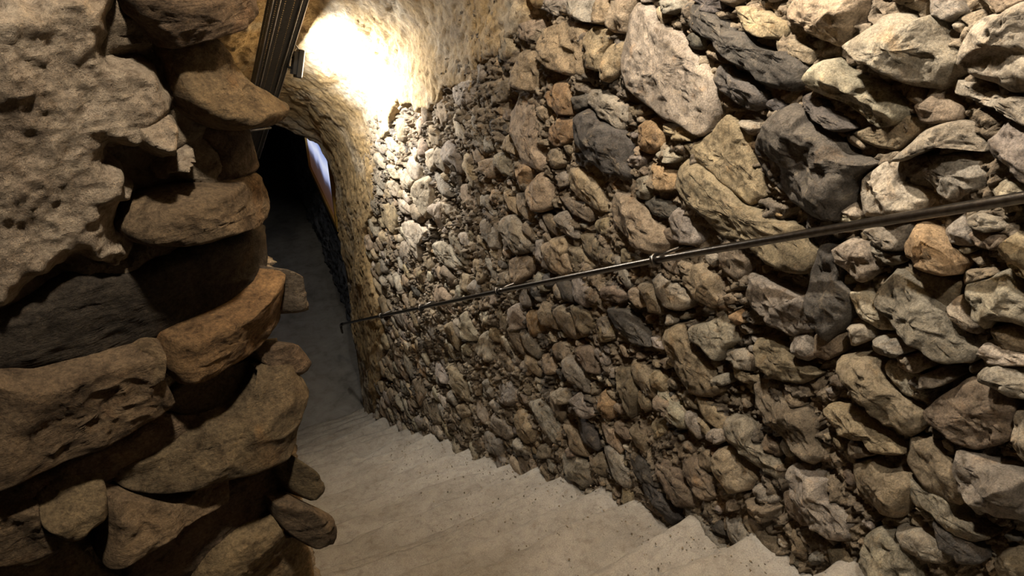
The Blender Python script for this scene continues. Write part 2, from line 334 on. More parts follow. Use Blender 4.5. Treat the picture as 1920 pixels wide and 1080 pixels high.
# ---------------------------------------------------------------- right wall: stones
STONES = '''
g 5 1838,-363 1790,-373 1743,-392 1646,-407 1580,-435 1535,-458 1488,-492 1457,-541 1451,-582 1462,-623 1510,-658 1606,-650 1686,-642 1766,-630 1851,-609 1891,-562 1892,-509 1876,-455 1865,-396
d 7 1631,-330 1574,-319 1506,-337 1446,-368 1388,-367 1348,-389 1285,-394 1250,-380 1209,-391 1181,-408 1184,-441 1223,-464 1280,-473 1342,-447 1403,-430 1460,-415 1518,-400 1604,-384 1634,-362
d 5 1463,-454 1425,-451 1391,-469 1331,-476 1293,-492 1293,-523 1324,-542 1370,-532 1417,-528 1467,-513 1477,-483
g 4 1748,-336 1642,-322 1634,-342 1679,-365 1725,-361
d 4 1602,-306 1487,-291 1483,-325 1515,-342 1565,-332
t 3 1451,-311 1366,-308 1277,-322 1268,-358 1352,-368 1421,-345
t 6 1268,-297 1247,-259 1081,-237 1074,-272 1082,-306 1100,-339 1119,-349 1162,-337 1208,-319 1257,-318
b 2 1304,-365 1243,-354 1189,-371 1188,-398 1234,-389 1292,-386
g 9 1042,-294 1016,-266 971,-256 945,-267 920,-250 897,-266 870,-299 843,-319 833,-336 867,-378 919,-383 960,-372 1003,-360 1047,-349 1075,-333
c 8 849,-284 839,-254 815,-234 780,-225 765,-208 751,-197 716,-201 692,-223 670,-285 686,-336 724,-349 756,-342 795,-340 826,-331 847,-306
g 3 946,-221 894,-214 869,-239 887,-260 924,-251
b 3 839,-210 789,-203 764,-203 776,-222 808,-233
c 4 849,-354 820,-355 764,-357 710,-351 685,-352 669,-398 714,-393 747,-383 794,-383 841,-379
g 7 1172,-420 1147,-378 1109,-370 1071,-389 1033,-393 990,-400 950,-416 918,-437 931,-466 964,-489 998,-477 1053,-455 1099,-449 1141,-445
d 5 1195,-474 1161,-451 1121,-465 1070,-484 1027,-500 1050,-516 1105,-503 1162,-494
b 1 1040,-516 939,-451 898,-445 894,-473 928,-519 992,-529
d 8 1211,-492 1154,-495 1142,-516 1093,-521 1054,-538 1032,-555 982,-557 955,-558 978,-589 989,-631 988,-666 1007,-709 1069,-729 1147,-728 1199,-709 1245,-693 1279,-655 1293,-610 1274,-567 1261,-533
t 3 1426,-575 1386,-581 1329,-598 1315,-626 1297,-676 1258,-719 1244,-748 1287,-787 1360,-773 1449,-745 1521,-732 1572,-705 1506,-673 1464,-625
g 4 1366,-575 1303,-563 1286,-574 1315,-604 1355,-593
o 5 1709,-805 1650,-792 1598,-807 1582,-847 1627,-870 1682,-849
t 4 1666,-669 1575,-650 1520,-658 1533,-686 1603,-701 1653,-691
o 3 1771,-693 1712,-670 1673,-697 1681,-738 1737,-782 1781,-769
g 4 1686,-765 1637,-730 1577,-743 1601,-770 1658,-782
b 5 1583,-784 1555,-742 1480,-736 1420,-739 1368,-756 1321,-785 1257,-787 1191,-789 1122,-775 1090,-791 1063,-816 1059,-871 1118,-905 1176,-909 1220,-899 1273,-885 1352,-904 1431,-871 1502,-862 1545,-849 1581,-825
g 6 859,-451 815,-426 782,-425 752,-444 737,-463 760,-466 800,-471 833,-477 857,-501 891,-530 910,-531
g 4 884,-529 835,-496 795,-483 752,-486 729,-507 735,-538 761,-560 778,-575 823,-561 865,-545
c 5 987,-604 956,-561 923,-536 896,-541 887,-574 854,-585 828,-593 834,-618 888,-654 954,-681 978,-655
c 4 1010,-679 982,-658 958,-683 985,-705
g 5 738,-425 726,-391 691,-397 661,-403 630,-490 655,-492 684,-470 723,-468 746,-447
c 4 730,-528 699,-504 658,-501 632,-504 623,-528 694,-539
o 7 832,-649 805,-644 773,-658 744,-664 714,-687 712,-709 743,-724 790,-723 834,-724 845,-695
g 3 776,-636 753,-596 729,-617 712,-645 738,-657 760,-657
g 5 742,-598 720,-574 688,-572 657,-584 678,-602 728,-614
b 2 734,-625 661,-598 665,-634 698,-645 725,-639
g 4 942,-700 855,-659 850,-691 851,-721 880,-729 921,-717
c 4 1012,-693 984,-667 957,-686 978,-710 1001,-710
c 4 1006,-780 975,-740 938,-734 909,-757 890,-785 916,-829 960,-818 1002,-817
g 4 933,-732 902,-724 840,-741 860,-760 905,-751
t 6 657,-608 648,-588 617,-591 586,-606 562,-674 595,-665 634,-654 653,-632
g 6 705,-726 669,-693 635,-661 607,-685 574,-694 555,-705 539,-750 585,-749 622,-761 629,-789 658,-777 689,-750
b 1 842,-755 721,-731 710,-749 723,-795 762,-791 815,-778
b 2 713,-702 664,-673 653,-682 704,-730
c 4 718,-778 700,-749 680,-782 653,-801 651,-819 692,-803
g 7 871,-829 849,-756 819,-756 774,-774 732,-787 693,-795 673,-828 632,-847 643,-880 678,-898 725,-885 783,-876 826,-869 869,-855
b 3 630,-789 594,-763 558,-766 547,-797 584,-815 615,-809
c 4 632,-823 604,-806 553,-803 528,-797 523,-813 598,-851 634,-844
c 4 940,-869 895,-846 852,-877 818,-902 851,-921 911,-910
g 4 923,-951 879,-920 855,-946 899,-995
g 4 851,-938 800,-908 760,-922 794,-965 841,-972
c 4 789,-945 744,-923 711,-934 744,-973 785,-977
c 4 726,-966 693,-928 660,-928 678,-962 710,-984
g 6 1246,-967 1195,-955 1130,-952 1073,-954 1036,-916 1017,-977 1016,-1020 1061,-1059 1133,-1062 1196,-1051 1241,-1029
d 6 1053,-799 1004,-777 984,-806 977,-852 935,-875 927,-927 932,-953 958,-1016 1003,-994 1033,-927 1053,-861
b 2 1012,-1030 945,-991 928,-1029 955,-1070 998,-1084
b 4 1503,-1072 1445,-1032 1374,-1039 1349,-1086 1322,-1107 1354,-1136 1408,-1141 1466,-1140 1503,-1121
g 4 1430,-1242 1357,-1178 1313,-1132 1267,-1148 1242,-1184 1282,-1243 1298,-1291 1357,-1275 1414,-1278
g 4 1282,-1243 1222,-1200 1181,-1202 1171,-1246 1208,-1263 1276,-1270
b 5 1536,-1301 1471,-1256 1412,-1307 1329,-1340 1276,-1375 1302,-1432 1391,-1478 1460,-1442 1536,-1366
b 5 1182,-1139 1141,-1114 1081,-1112 1021,-1126 973,-1128 1008,-1178 1073,-1208 1137,-1194 1178,-1171
g 5 1071,-1066 1020,-1024 993,-1076 1006,-1104 1046,-1110
g 3 1310,-1354 1271,-1321 1256,-1349 1295,-1383
b 6 920,-1040 886,-1008 842,-999 796,-1029 737,-1041 700,-1052 684,-1084 705,-1123 752,-1129 808,-1115 859,-1095 898,-1066
b 4 698,-1041 678,-999 658,-958 630,-909 597,-906 564,-908 533,-916 532,-955 522,-983 542,-1020 576,-1058 614,-1066 654,-1058 688,-1056
g 5 614,-870 583,-835 539,-836 510,-841 497,-880 534,-896 572,-893 603,-888
c 4 534,-926 514,-917 489,-943 465,-1014 491,-1015 513,-997 527,-951
g 9 600,-1072 576,-1063 537,-1063 500,-1049 467,-1041 452,-1075 429,-1096 400,-1112 429,-1141 474,-1151 526,-1149 568,-1141 591,-1121
b 4 814,-1296 769,-1245 737,-1257 697,-1229 664,-1232 659,-1284 663,-1340 704,-1372 754,-1358 794,-1345
g 3 694,-1235 645,-1223 615,-1209 581,-1208 562,-1239 501,-1229 482,-1234 511,-1269 559,-1279 606,-1268 652,-1286
g 8 986,-1460 960,-1417 925,-1416 874,-1407 851,-1443 817,-1448 776,-1481 762,-1510 795,-1552 853,-1564 908,-1541 953,-1506
g 3 840,-1468 819,-1448 764,-1467 777,-1510 814,-1494
g 7 729,-1465 700,-1402 662,-1398 626,-1409 588,-1446 573,-1476 661,-1577 705,-1550 725,-1512
g 3 664,-1370 618,-1345 562,-1346 540,-1369 570,-1401 628,-1415
d 3 603,-1278 557,-1271 506,-1270 477,-1302 511,-1339 561,-1333
b 4 452,-1236 435,-1213 396,-1212 381,-1255 428,-1308 456,-1277
b 6 1160,-1280 1122,-1246 1062,-1247 1016,-1261 985,-1246 951,-1274 926,-1316 900,-1342 910,-1379 965,-1382 1027,-1360 1088,-1356 1145,-1333
b 2 1069,-1239 1031,-1219 996,-1248 1031,-1280 1070,-1266
t 5 938,-1213 910,-1174 871,-1159 825,-1156 788,-1165 749,-1165 708,-1180 747,-1212 793,-1206 835,-1226 889,-1229
b 3 836,-1231 807,-1227 763,-1223 797,-1264 826,-1288
g 5 1228,-1455 1178,-1410 1132,-1429 1115,-1468 1047,-1458 1003,-1482 1016,-1523 1085,-1529 1146,-1516 1207,-1510
g 3 1291,-1554 1245,-1511 1221,-1540 1257,-1585 1286,-1583
t 5 1245,-1588 1191,-1545 1136,-1563 1082,-1581 1095,-1633 1150,-1699 1197,-1690 1258,-1665
g 4 1088,-1613 1056,-1576 999,-1581 1001,-1607 1042,-1636 1078,-1637
b 5 1096,-1667 1036,-1637 982,-1602 991,-1660 1034,-1718 1085,-1716
t 4 1165,-1741 1127,-1707 1120,-1742 1157,-1778
b 4 1380,-1734 1334,-1705 1262,-1723 1214,-1769 1244,-1814 1323,-1821 1379,-1797
b 4 1513,-1862 1485,-1820 1387,-1812 1327,-1853 1301,-1884 1352,-1951 1419,-1945 1494,-1904
g 4 1557,-1577 1516,-1558 1419,-1573 1390,-1620 1426,-1647 1505,-1627
d 4 1579,-1977 1510,-1956 1425,-1979 1352,-2011 1388,-2065 1459,-2052 1571,-2031
d 3 1292,-1907 1239,-1867 1156,-1851 1141,-1882 1214,-1898
g 3 852,-1656 825,-1627 811,-1652 835,-1694
b 2 927,-1638 875,-1642 866,-1705 901,-1710
o 4 1887,-1821 1859,-1785 1785,-1802 1789,-1874 1834,-1908 1881,-1879
g 4 2068,-1966 2005,-1885 1949,-1910 1894,-1935 1967,-2007 2037,-2001
g 4 2131,-2337 2062,-2239 1975,-2240 1905,-2242 1886,-2297 1948,-2384 2035,-2406 2112,-2396
b 3 1904,-2183 1858,-2107 1792,-2129 1809,-2203 1874,-2218
g 3 1826,-2051 1769,-1997 1706,-2020 1619,-2065 1655,-2144 1714,-2149 1780,-2119
d 3 1679,-1961 1605,-1919 1522,-1902 1462,-1954 1539,-1996 1648,-2017
b 4 1554,-1590 1480,-1568 1422,-1579 1382,-1602 1429,-1645 1489,-1628 1539,-1618
t 4 1563,-1723 1503,-1662 1476,-1705 1525,-1775
b 4 1512,-1857 1455,-1835 1377,-1835 1303,-1835 1277,-1877 1358,-1944 1439,-1931 1502,-1918
b 4 1367,-1785 1302,-1746 1231,-1754 1210,-1775 1270,-1821 1341,-1828
g 3 1287,-1546 1246,-1508 1226,-1543 1254,-1586 1289,-1577
b 3 2080,-1720 1981,-1651 1902,-1686 1897,-1734 1970,-1765 2050,-1755
b 3 1789,-1631 1705,-1592 1662,-1667 1678,-1794 1744,-1723 1795,-1683
t 3 1919,-1516 1842,-1480 1825,-1525 1889,-1579
b 6 1906,-1008 1879,-965 1810,-946 1742,-945 1674,-967 1617,-986 1576,-1023 1587,-1059 1655,-1090 1750,-1101 1845,-1082 1901,-1052
t 4 2176,-1013 2155,-958 2072,-950 1991,-962 1942,-1010 1926,-1057 2003,-1074 2098,-1062 2161,-1050
g 3 1781,-883 1729,-853 1689,-880 1700,-926 1764,-938
d 3 1725,-942 1668,-896 1597,-904 1559,-930 1623,-956 1686,-957
g 4 2230,-1178 2167,-1146 2113,-1190 2097,-1235 2147,-1249 2214,-1224
b 2 2250,-1114 2124,-1088 2007,-1071 2024,-1134 2133,-1141
b 2 1981,-1109 1928,-1080 1900,-1130 1942,-1155 1983,-1144
b 2 2090,-1212 1997,-1179 1915,-1193 1846,-1224 1930,-1264 2049,-1260
b 2 2160,-1295 2072,-1271 1974,-1292 2088,-1386 2155,-1363
t 4 2346,-1368 2251,-1294 2182,-1310 2112,-1371 2187,-1440 2271,-1432
b 3 1826,-1152 1745,-1142 1670,-1127 1741,-1173 1820,-1204
g 4 2405,-1386 2361,-1366 2285,-1438 2343,-1457
b 3 1924,-1356 1850,-1311 1785,-1314 1800,-1359 1886,-1389
t 3 2003,-1412 1947,-1368 1918,-1414 1974,-1459
b 4 1706,-1230 1644,-1192 1600,-1230 1566,-1272 1628,-1299 1681,-1272
g 4 1557,-1267 1525,-1243 1503,-1270 1534,-1301
b 2 1325,-1076 1287,-1050 1269,-1069 1305,-1101
o 4 1272,-1103 1242,-1076 1221,-1110 1251,-1133
d 3 1883,-1418 1777,-1375 1671,-1389 1614,-1435 1700,-1473 1832,-1466
b 3 2121,-1539 2032,-1499 1954,-1536 1985,-1603 2076,-1606
g 3 1934,-1493 1867,-1456 1838,-1509 1904,-1548
b 2 1640,-1006 1584,-971 1553,-1000 1591,-1034
t 7 2352,-536 2304,-498 2212,-460 2145,-455 2091,-468 2093,-502 2093,-564 2099,-624 2189,-643 2273,-631 2337,-613 2370,-582
t 5 2105,-483 2055,-458 1955,-457 1957,-484 1987,-522 1994,-557 2001,-586 2073,-596 2108,-568 2113,-512
t 5 1985,-538 1951,-494 1887,-474 1881,-523 1895,-563 1920,-591 1957,-616 1981,-582 1994,-557
g 4 2434,-417 2208,-388 2215,-445 2260,-460 2344,-452 2420,-451
g 5 2178,-383 2063,-368 2040,-447 2118,-449 2174,-432 2187,-412
t 4 2056,-368 1983,-358 1975,-435 2032,-449 2057,-410
t 4 1978,-357 1849,-340 1868,-392 1883,-448 1943,-458 1975,-435
t 4 2511,-514 2393,-487 2404,-534 2442,-578 2510,-584 2525,-548
t 6 2562,-659 2533,-627 2451,-604 2410,-628 2382,-667 2393,-755 2489,-771 2592,-775 2591,-712
b 4 2855,-845 2736,-788 2610,-745 2595,-784 2673,-853 2789,-909 2840,-895
t 4 2626,-893 2551,-802 2464,-794 2394,-831 2378,-910 2389,-977 2346,-1014 2359,-1055 2459,-1059 2549,-1012 2611,-955
t 4 2708,-1030 2627,-975 2564,-1017 2549,-1050 2627,-1060 2700,-1059
o 4 2345,-738 2271,-682 2177,-661 2149,-716 2157,-774 2240,-797 2317,-777
o 4 2313,-863 2239,-803 2144,-790 2139,-853 2196,-897 2270,-926 2311,-904
d 7 2122,-763 2058,-721 1960,-737 1858,-744 1815,-778 1817,-837 1774,-871 1828,-908 1932,-900 2021,-879 2092,-849 2107,-803
g 4 2053,-662 1981,-651 1909,-662 1842,-662 1835,-711 1869,-749 1951,-737 2037,-718 2072,-697
d 3 2158,-706 2081,-682 2067,-720 2142,-765 2167,-746
b 2 1846,-664 1776,-641 1738,-658 1814,-695 1843,-686
o 4 1781,-701 1723,-669 1668,-691 1661,-738 1715,-778 1773,-756
g 3 1847,-826 1738,-792 1759,-839 1823,-855
g 4 3009,-1003 2932,-974 2882,-1057 2868,-1144 2941,-1133 3032,-1067
d 3 2904,-936 2765,-907 2668,-934 2668,-996 2803,-1027 2889,-995
g 3 2874,-1056 2786,-1038 2770,-1097 2859,-1134
c 3 3188,-899 2934,-818 2938,-881 3035,-961 3177,-997
t 4 2888,-1175 2778,-1132 2728,-1172 2799,-1239 2890,-1227
g 4 2743,-1096 2659,-1062 2595,-1088 2611,-1165 2694,-1177 2753,-1148
o 5 2586,-1108 2509,-1052 2435,-1050 2420,-1067 2477,-1172 2523,-1196 2570,-1158
t 5 2463,-1143 2364,-1052 2307,-1087 2290,-1170 2358,-1228 2431,-1225 2469,-1192
g 5 2705,-1383 2602,-1333 2521,-1376 2442,-1409 2488,-1472 2569,-1510 2654,-1485 2706,-1445
g 4 2932,-1494 2805,-1425 2734,-1467 2736,-1559 2811,-1602 2886,-1569
g 3 2926,-1364 2849,-1336 2815,-1403 2890,-1423
t 4 2647,-1583 2545,-1509 2434,-1474 2432,-1534 2528,-1644 2630,-1686
g 4 2748,-1697 2683,-1656 2630,-1696 2740,-1761
t 4 3038,-1756 2892,-1698 2855,-1759 2961,-1873 3023,-1841
c 4 3573,-1901 3408,-1806 3266,-1819 3154,-1852 3302,-1945 3480,-1984 3610,-1975
c 7 3767,-1652 3693,-1539 3581,-1500 3541,-1569 3544,-1676 3582,-1756 3695,-1713
c 5 3551,-1648 3444,-1597 3407,-1687 3442,-1776 3510,-1718
c 4 3639,-1805 3518,-1782 3616,-1835
c 4 4315,-1674 4159,-1634 4111,-1699 4247,-1735
c 4 4099,-1648 3961,-1568 3826,-1610 3869,-1692 4021,-1713
c 3 4342,-1793 4163,-1730 4154,-1834 4295,-1874
t 3 4550,-2048 4235,-1901 4230,-2024 4293,-2154 4508,-2165
c 3 4189,-1847 3993,-1809 3914,-1860 4111,-1927
c 4 4149,-2015 3875,-1879 3646,-1853 3783,-2018 3833,-2138 4006,-2092
c 3 4176,-2156 4020,-2100 3943,-2178 4030,-2310 4189,-2293
t 3 3922,-2232 3790,-2156 3749,-2261 3916,-2372
c 4 3568,-1336 3466,-1304 3454,-1399 3562,-1465 3606,-1419
g 3 3023,-1057 2947,-1044 2877,-1114 2933,-1131 3007,-1103
g 4 2406,-1377 2347,-1352 2259,-1401 2242,-1458 2343,-1466
t 4 2264,-1300 2185,-1258 2156,-1306 2192,-1370 2261,-1354
t 3 2317,-949 2241,-918 2212,-971 2274,-1020 2328,-1002
b 3 2400,-917 2332,-918 2318,-935 2371,-951
c 6 3246,-2222 3154,-2125 3066,-2167 3002,-2209 3039,-2266 3167,-2283 3239,-2277
c 5 2990,-2204 2878,-2093 2798,-2133 2780,-2222 2865,-2287 2995,-2287
c 4 2649,-1841 2561,-1764 2492,-1803 2491,-1861 2560,-1910 2631,-1901
c 4 2970,-2038 2843,-1957 2825,-2021 2930,-2081
c 4 3196,-2376 3096,-2291 3053,-2336 3104,-2404 3202,-2440
t 3 3091,-2061 3001,-2023 3003,-2069 3095,-2119
t 4 2988,-1971 2881,-1904 2842,-1936 2948,-2015
t 4 3649,-2247 3499,-2134 3374,-2164 3332,-2249 3439,-2296 3600,-2296
t 4 3479,-2405 3337,-2300 3246,-2381 3252,-2459 3382,-2488
t 4 3454,-2663 3371,-2637 3194,-2651 3152,-2753 3231,-2809 3384,-2766
g 4 2947,-2460 2858,-2388 2796,-2429 2819,-2517 2929,-2545
t 4 3067,-2565 2972,-2501 3000,-2607 3072,-2645
g 4 2753,-2353 2614,-2238 2539,-2297 2615,-2407 2755,-2448
t 5 2548,-2368 2475,-2338 2385,-2371 2383,-2459 2472,-2541 2567,-2521
g 4 2576,-2589 2499,-2565 2407,-2573 2556,-2683
g 4 2941,-2822 2870,-2755 2740,-2756 2742,-2848 2900,-2936
g 4 2844,-2621 2716,-2551 2615,-2596 2676,-2680 2803,-2691
g 4 2432,-2243 2317,-2140 2220,-2154 2153,-2238 2134,-2286 2243,-2329 2378,-2312
g 4 2240,-2067 2168,-1978 2084,-1939 2079,-2002 2177,-2082
t 3 2334,-1914 2243,-1866 2209,-1930 2283,-1989
o 3 2469,-1754 2373,-1711 2339,-1793 2416,-1867 2467,-1829
b 3 2246,-1803 2162,-1743 2116,-1796 2199,-1857
t 3 1932,-1508 1853,-1479 1826,-1517 1891,-1556
g 2 3873,-2592 3651,-2494 3486,-2502 3496,-2586 3699,-2628
t 3 4182,-3287 3943,-3097 3897,-3220 4031,-3427 4169,-3409
b 3 3978,-3308 3731,-3165 3622,-3269 3761,-3390 3966,-3445
t 3 4597,-3291 4425,-3217 4292,-3295 4311,-3390 4499,-3380
t 3 3388,-2964 3244,-2834 3144,-2843 3255,-2966
b 3 2111,-2291 2042,-2224 2010,-2251 2108,-2341
b 3 2348,-2458 2250,-2369 2214,-2429 2328,-2522
t 3 3216,-1915 3079,-1881 3086,-1981 3226,-2031
t 3 3889,-2216 3763,-2168 3821,-2349 3913,-2357
'''
rng = np.random.RandomState(7)
items = []                                        # (pixel size, polygon, height, colour key, seed)
RES = 0.008; NY, NZ = int(7.2/RES), int(6.4/RES); cov = np.zeros((NY, NZ), bool)
def cover(poly, test=False, grow=1.0):
    P = np.array(poly); c = P.mean(0); P = c+(P-c)*grow
    lo = np.floor((P.min(0)-(-1, -5.2))/RES).astype(int); hi = np.ceil((P.max(0)-(-1, -5.2))/RES).astype(int)+1
    lo = np.clip(lo, 0, (NY-1, NZ-1)); hi = np.clip(hi, 1, (NY, NZ))
    X, Z = np.meshgrid(np.arange(lo[0], hi[0])*RES-1, np.arange(lo[1], hi[1])*RES-5.2, indexing='ij')
    m = inside(P, X, Z); sub = cov[lo[0]:hi[0], lo[1]:hi[1]]
    if test: return (sub & m).sum()/max(1, m.sum())
    sub |= m
def px_per_m(Y, z): return 1387/math.sqrt(W*W+Y*Y+z*z)
for k, w in enumerate(rows(STONES)):
    p = pts_of(w[2:]); cy, cz = np.mean(p, axis=0)
    cover(p); e = np.ptp(np.array(p), axis=0)
    items.append((1e6+k, p, 0.012*int(w[1]), w[0], k+1, 0))
# stones between the ones told apart above, placed where the bed is still bare
pp_ = np.array(PLASTER_POLY)
def filler(n, amin, amax, y0, y1, tol, hmul):
    for _ in range(n):
        Y = rng.uniform(y0, y1); z = z_stair(Y)-0.1+rng.uniform(0, 1)*(z_spring(Y)+0.15-z_stair(Y)+0.1)
        if inside(pp_, np.array([Y]), np.array([z]))[0]: continue
        a = rng.uniform(amin, amax); b = a*rng.uniform(0.4, 0.85); ang = math.radians(10+rng.normal(0, 14))
        m = rng.randint(6, 10); th = np.sort((np.arange(m)+rng.uniform(-.3, .3, m))/m*2*math.pi)
        r = rng.uniform(0.78, 1.12, m)
        q = np.stack([a*r*np.cos(th), b*r*np.sin(th)], -1)
        q = np.stack([q[:, 0]*math.cos(ang)-q[:, 1]*math.sin(ang)+Y, q[:, 0]*math.sin(ang)+q[:, 1]*math.cos(ang)+z], -1)
        if cover(q, True) > tol: continue
        cover(q, grow=1.06)
        s = px_per_m(Y, z)
        vis = math.sqrt(a*b)*s*(0.6 if Y > 3 else 1.0)
        if Y < 0.2: vis *= 0.1
        key = rng.choice(list('gtbocd'), p=[.30, .24, .26, .03, .10, .07] if Y < 3 else [.26, .32, .14, .02, .24, .02])
        items.append((vis, q.tolist(), (0.35+0.5*rng.uniform())*b*hmul, key, 1000+len(items), 1))
filler(2500, 0.07, 0.12, 0.0, 5.4, 0.05, 0.8)
filler(1500, 0.04, 0.075, -0.8, 5.4, 0.05, 0.9)
filler(1800, 0.022, 0.042, 0.1, 5.4, 0.05, 1.1)
filler(1500, 0.011, 0.022, 0.25, 4.5, 0.08, 1.2)
items.sort(key=lambda t: -t[0])
bulk_V, bulk_F, bulk_C, off = [], [], [], 0
for k, (vis, p, h, key, seed, small) in enumerate(items):
    cy, cz = np.mean(p, axis=0); r2 = np.random.RandomState(seed)
    if small: V, F = stone_mesh(p, h, wall_map, seed, sink=0.06, px_m=px_per_m(cy, cz)*(0.8 if k < 300 else 0.55), facets=3)
    else: V, F = stone_mesh(p, h*0.8, wall_map, seed, tilt=r2.uniform(-.2, .5)*h, sink=0.06, px_m=px_per_m(cy, cz), facets=4)
    c = pal(key, r2)
    if k < 299: mesh_obj('stone', V, F, M_STONE, wall_right, col=c, recentre=False)
    else:
        bulk_V.append(V); bulk_F += [[i+off for i in q] for q in F]; bulk_C.append(np.tile(c, (len(V), 1))); off += len(V)
ob = mesh_obj('rubble', np.concatenate(bulk_V), bulk_F, M_STONE, wall_right, col=np.concatenate(bulk_C))
ob['kind'] = 'stuff'
# gravel of the mortar, far too fine to count
def gravel(n, surf_fn, parent, smin, smax, cols, name, seed):
    r3 = np.random.RandomState(seed)
    t = (1+5**.5)/2; base = np.array([(-1, t, 0), (1, t, 0), (-1, -t, 0), (1, -t, 0), (0, -1, t), (0, 1, t), (0, -1, -t), (0, 1, -t), (t, 0, -1), (t, 0, 1), (-t, 0, -1), (-t, 0, 1)])/1.9
    fc = np.array([(0, 11, 5), (0, 5, 1), (0, 1, 7), (0, 7, 10), (0, 10, 11), (1, 5, 9), (5, 11, 4), (11, 10, 2), (10, 7, 6), (7, 1, 8), (3, 9, 4), (3, 4, 2), (3, 2, 6), (3, 6, 8), (3, 8, 9), (4, 9, 5), (2, 4, 11), (6, 2, 10), (8, 6, 7), (9, 8, 1)])
    ctr = surf_fn(r3, n); n = len(ctr)
    s = (smin+(smax-smin)*r3.uniform(size=n)**2)[:, None, None]
    V = base[None]*s*r3.uniform(0.6, 1.3, (n, 12, 1))*np.array([0.7, 1, 0.8])*r3.uniform(.6, 1.3, (n, 1, 3)) + ctr[:, None]
    F = (fc[None]+12*np.arange(n)[:, None, None]).reshape(-1, 3)
    C = np.array(cols)[r3.randint(0, len(cols), n)]*r3.uniform(.8, 1.2, (n, 1))
    o = mesh_obj(name, V.reshape(-1, 3), F, M_STONE, parent, col=np.repeat(C, 12, 0)); o['kind'] = 'stuff'; return o
def wall_sites(r3, n):
    Y = 0.2+3.6*r3.uniform(size=n)**1.4; z = z_stair(Y)+r3.uniform(size=n)*(z_spring(Y)-z_stair(Y))
    iy = ((Y+1)/RES).astype(int); iz = ((z+5.2)/RES).astype(int)
    ok = ~cov[iy, iz] & ~inside(pp_, Y, z)
    Y, z = Y[ok], z[ok]
    return np.stack([W+0.028-0.02*far_of(Y)+r3.uniform(-.012, .012, len(Y)), Y, z], -1)
def far_of(Y): return sstep(1.6, 3.2, Y)
gravel(16000, wall_sites, wall_right, 0.003, 0.011, [PAL['c'], PAL['t'], PAL['t'], PAL['g'], PAL['b']], 'mortar_gravel', 5)

# ---------------------------------------------------------------- vault and the plastered lower end of the right wall
def vault_pt(Y, t, h):                            # t = metres up the profile, 0 at the spring line
    zs = z_spring(Y)
    a = np.clip(t/R, 0, math.pi)
    up = np.where(t < 0, t, 0)
    x = np.where(t < 0, W-h, CX+(R-h)*np.cos(a)); z = np.where(t < 0, zs+up, zs+(R-h)*np.sin(a))
    return np.stack([x, Y, z], -1)
Yv = np.concatenate([np.arange(-1.2, 1.5, 0.05), np.arange(1.5, 6.05, 0.012), [6.06, 6.075, 6.085, 6.09]])
Tv = np.concatenate([np.arange(-2.6, 0.0, 0.014), np.arange(0.0, R*math.pi+.001, 0.013)])
YV, TV = np.meshgrid(Yv, Tv, indexing='ij')
zw = z_spring(YV)+TV
jag = 0.05*fbm(np.stack([YV*5, TV*5, TV*0], -1), 3, 21)
ins = inside(pp_, YV+jag, zw+jag*0.6) | (TV > 0.30)
dist = poly_dist(BOUND, YV+jag, zw+jag*0.6, closed=False)
dist = np.where(TV > 0.30, 1, dist)
PV = np.stack([YV, TV, YV*0], -1)
hv = 0.022 + 0.018*fbm(PV*np.array([2.2, 3.2, 1]), 3, 31) + 0.009*fbm(PV*9, 3, 33) + 0.009*fbm(PV*26, 3, 35, ridge=True)*(0.5+0.5*sstep(-.2, .4, vnoise(PV*2.5, 77)))
hv = hv + 0.02*sstep(0.15, 0.6, vnoise(PV*np.array([3, 6, 1])+5, 55))*sstep(0.2, 0.5, TV)
edge = sstep(0.0, 0.035, dist)
hv = np.where(ins, -0.03+(hv+0.03)*edge, -0.05)
hv = hv - 0.075*sstep(5.0, 6.0, YV) - 0.09*sstep(5.98, 6.09, YV)**2
VP = vault_pt(YV, TV, hv)
F = grid_faces(*YV.shape); keep = ins.ravel()[F].any(axis=1) & (zw.ravel()[F].max(axis=1) > z_stair(YV).ravel()[F].min(axis=1)-0.25)
Vc, Fc, _ = compact(VP.reshape(-1, 3), F[keep])
ceiling = mesh_obj('ceiling', Vc, Fc[:, ::-1], M_VAULT)
tag(ceiling, 'rough cream and ochre plastered barrel vault sloping down above the stairs', 'ceiling', kind='structure')

# ---------------------------------------------------------------- left wall: pier of layered slabs with coarse plaster
Ss = np.concatenate([np.arange(0.0, 0.8, 0.03), np.arange(0.8, SA+0.25, 0.007), np.arange(SA+0.25, SA+5.1, 0.06)])
tp = np.linspace(0, 1, 380)
SS, TP = np.meshgrid(Ss, tp, indexing='ij')
yb = pier_map(Ss, 0*Ss, 0*Ss)[:, 1]; ybb = yb[:, None]*np.ones_like(SS)
zl = z_stair(ybb)-0.3; zt = z_spring(ybb)+0.12+0.25*(SS < SA+.3)
ZP = zl+(zt-zl)*TP
Pp = np.stack([SS, ZP, SS*0], -1)
hp = -0.012 + 0.016*fbm(Pp*np.array([5, 12, 1]), 3, 41) + 0.008*fbm(Pp*np.array([14, 40, 1]), 3, 43, ridge=True) + 0.004*fbm(Pp*70, 2, 44)
wall_left = mesh_obj('wall_left', pier_map(SS, ZP, hp).reshape(-1, 3), grid_faces(*SS.shape), M_MORTAR)
tag(wall_left, 'dark brown pier of overlapping layered slabs with coarse plaster on its upper part', 'wall', kind='structure')
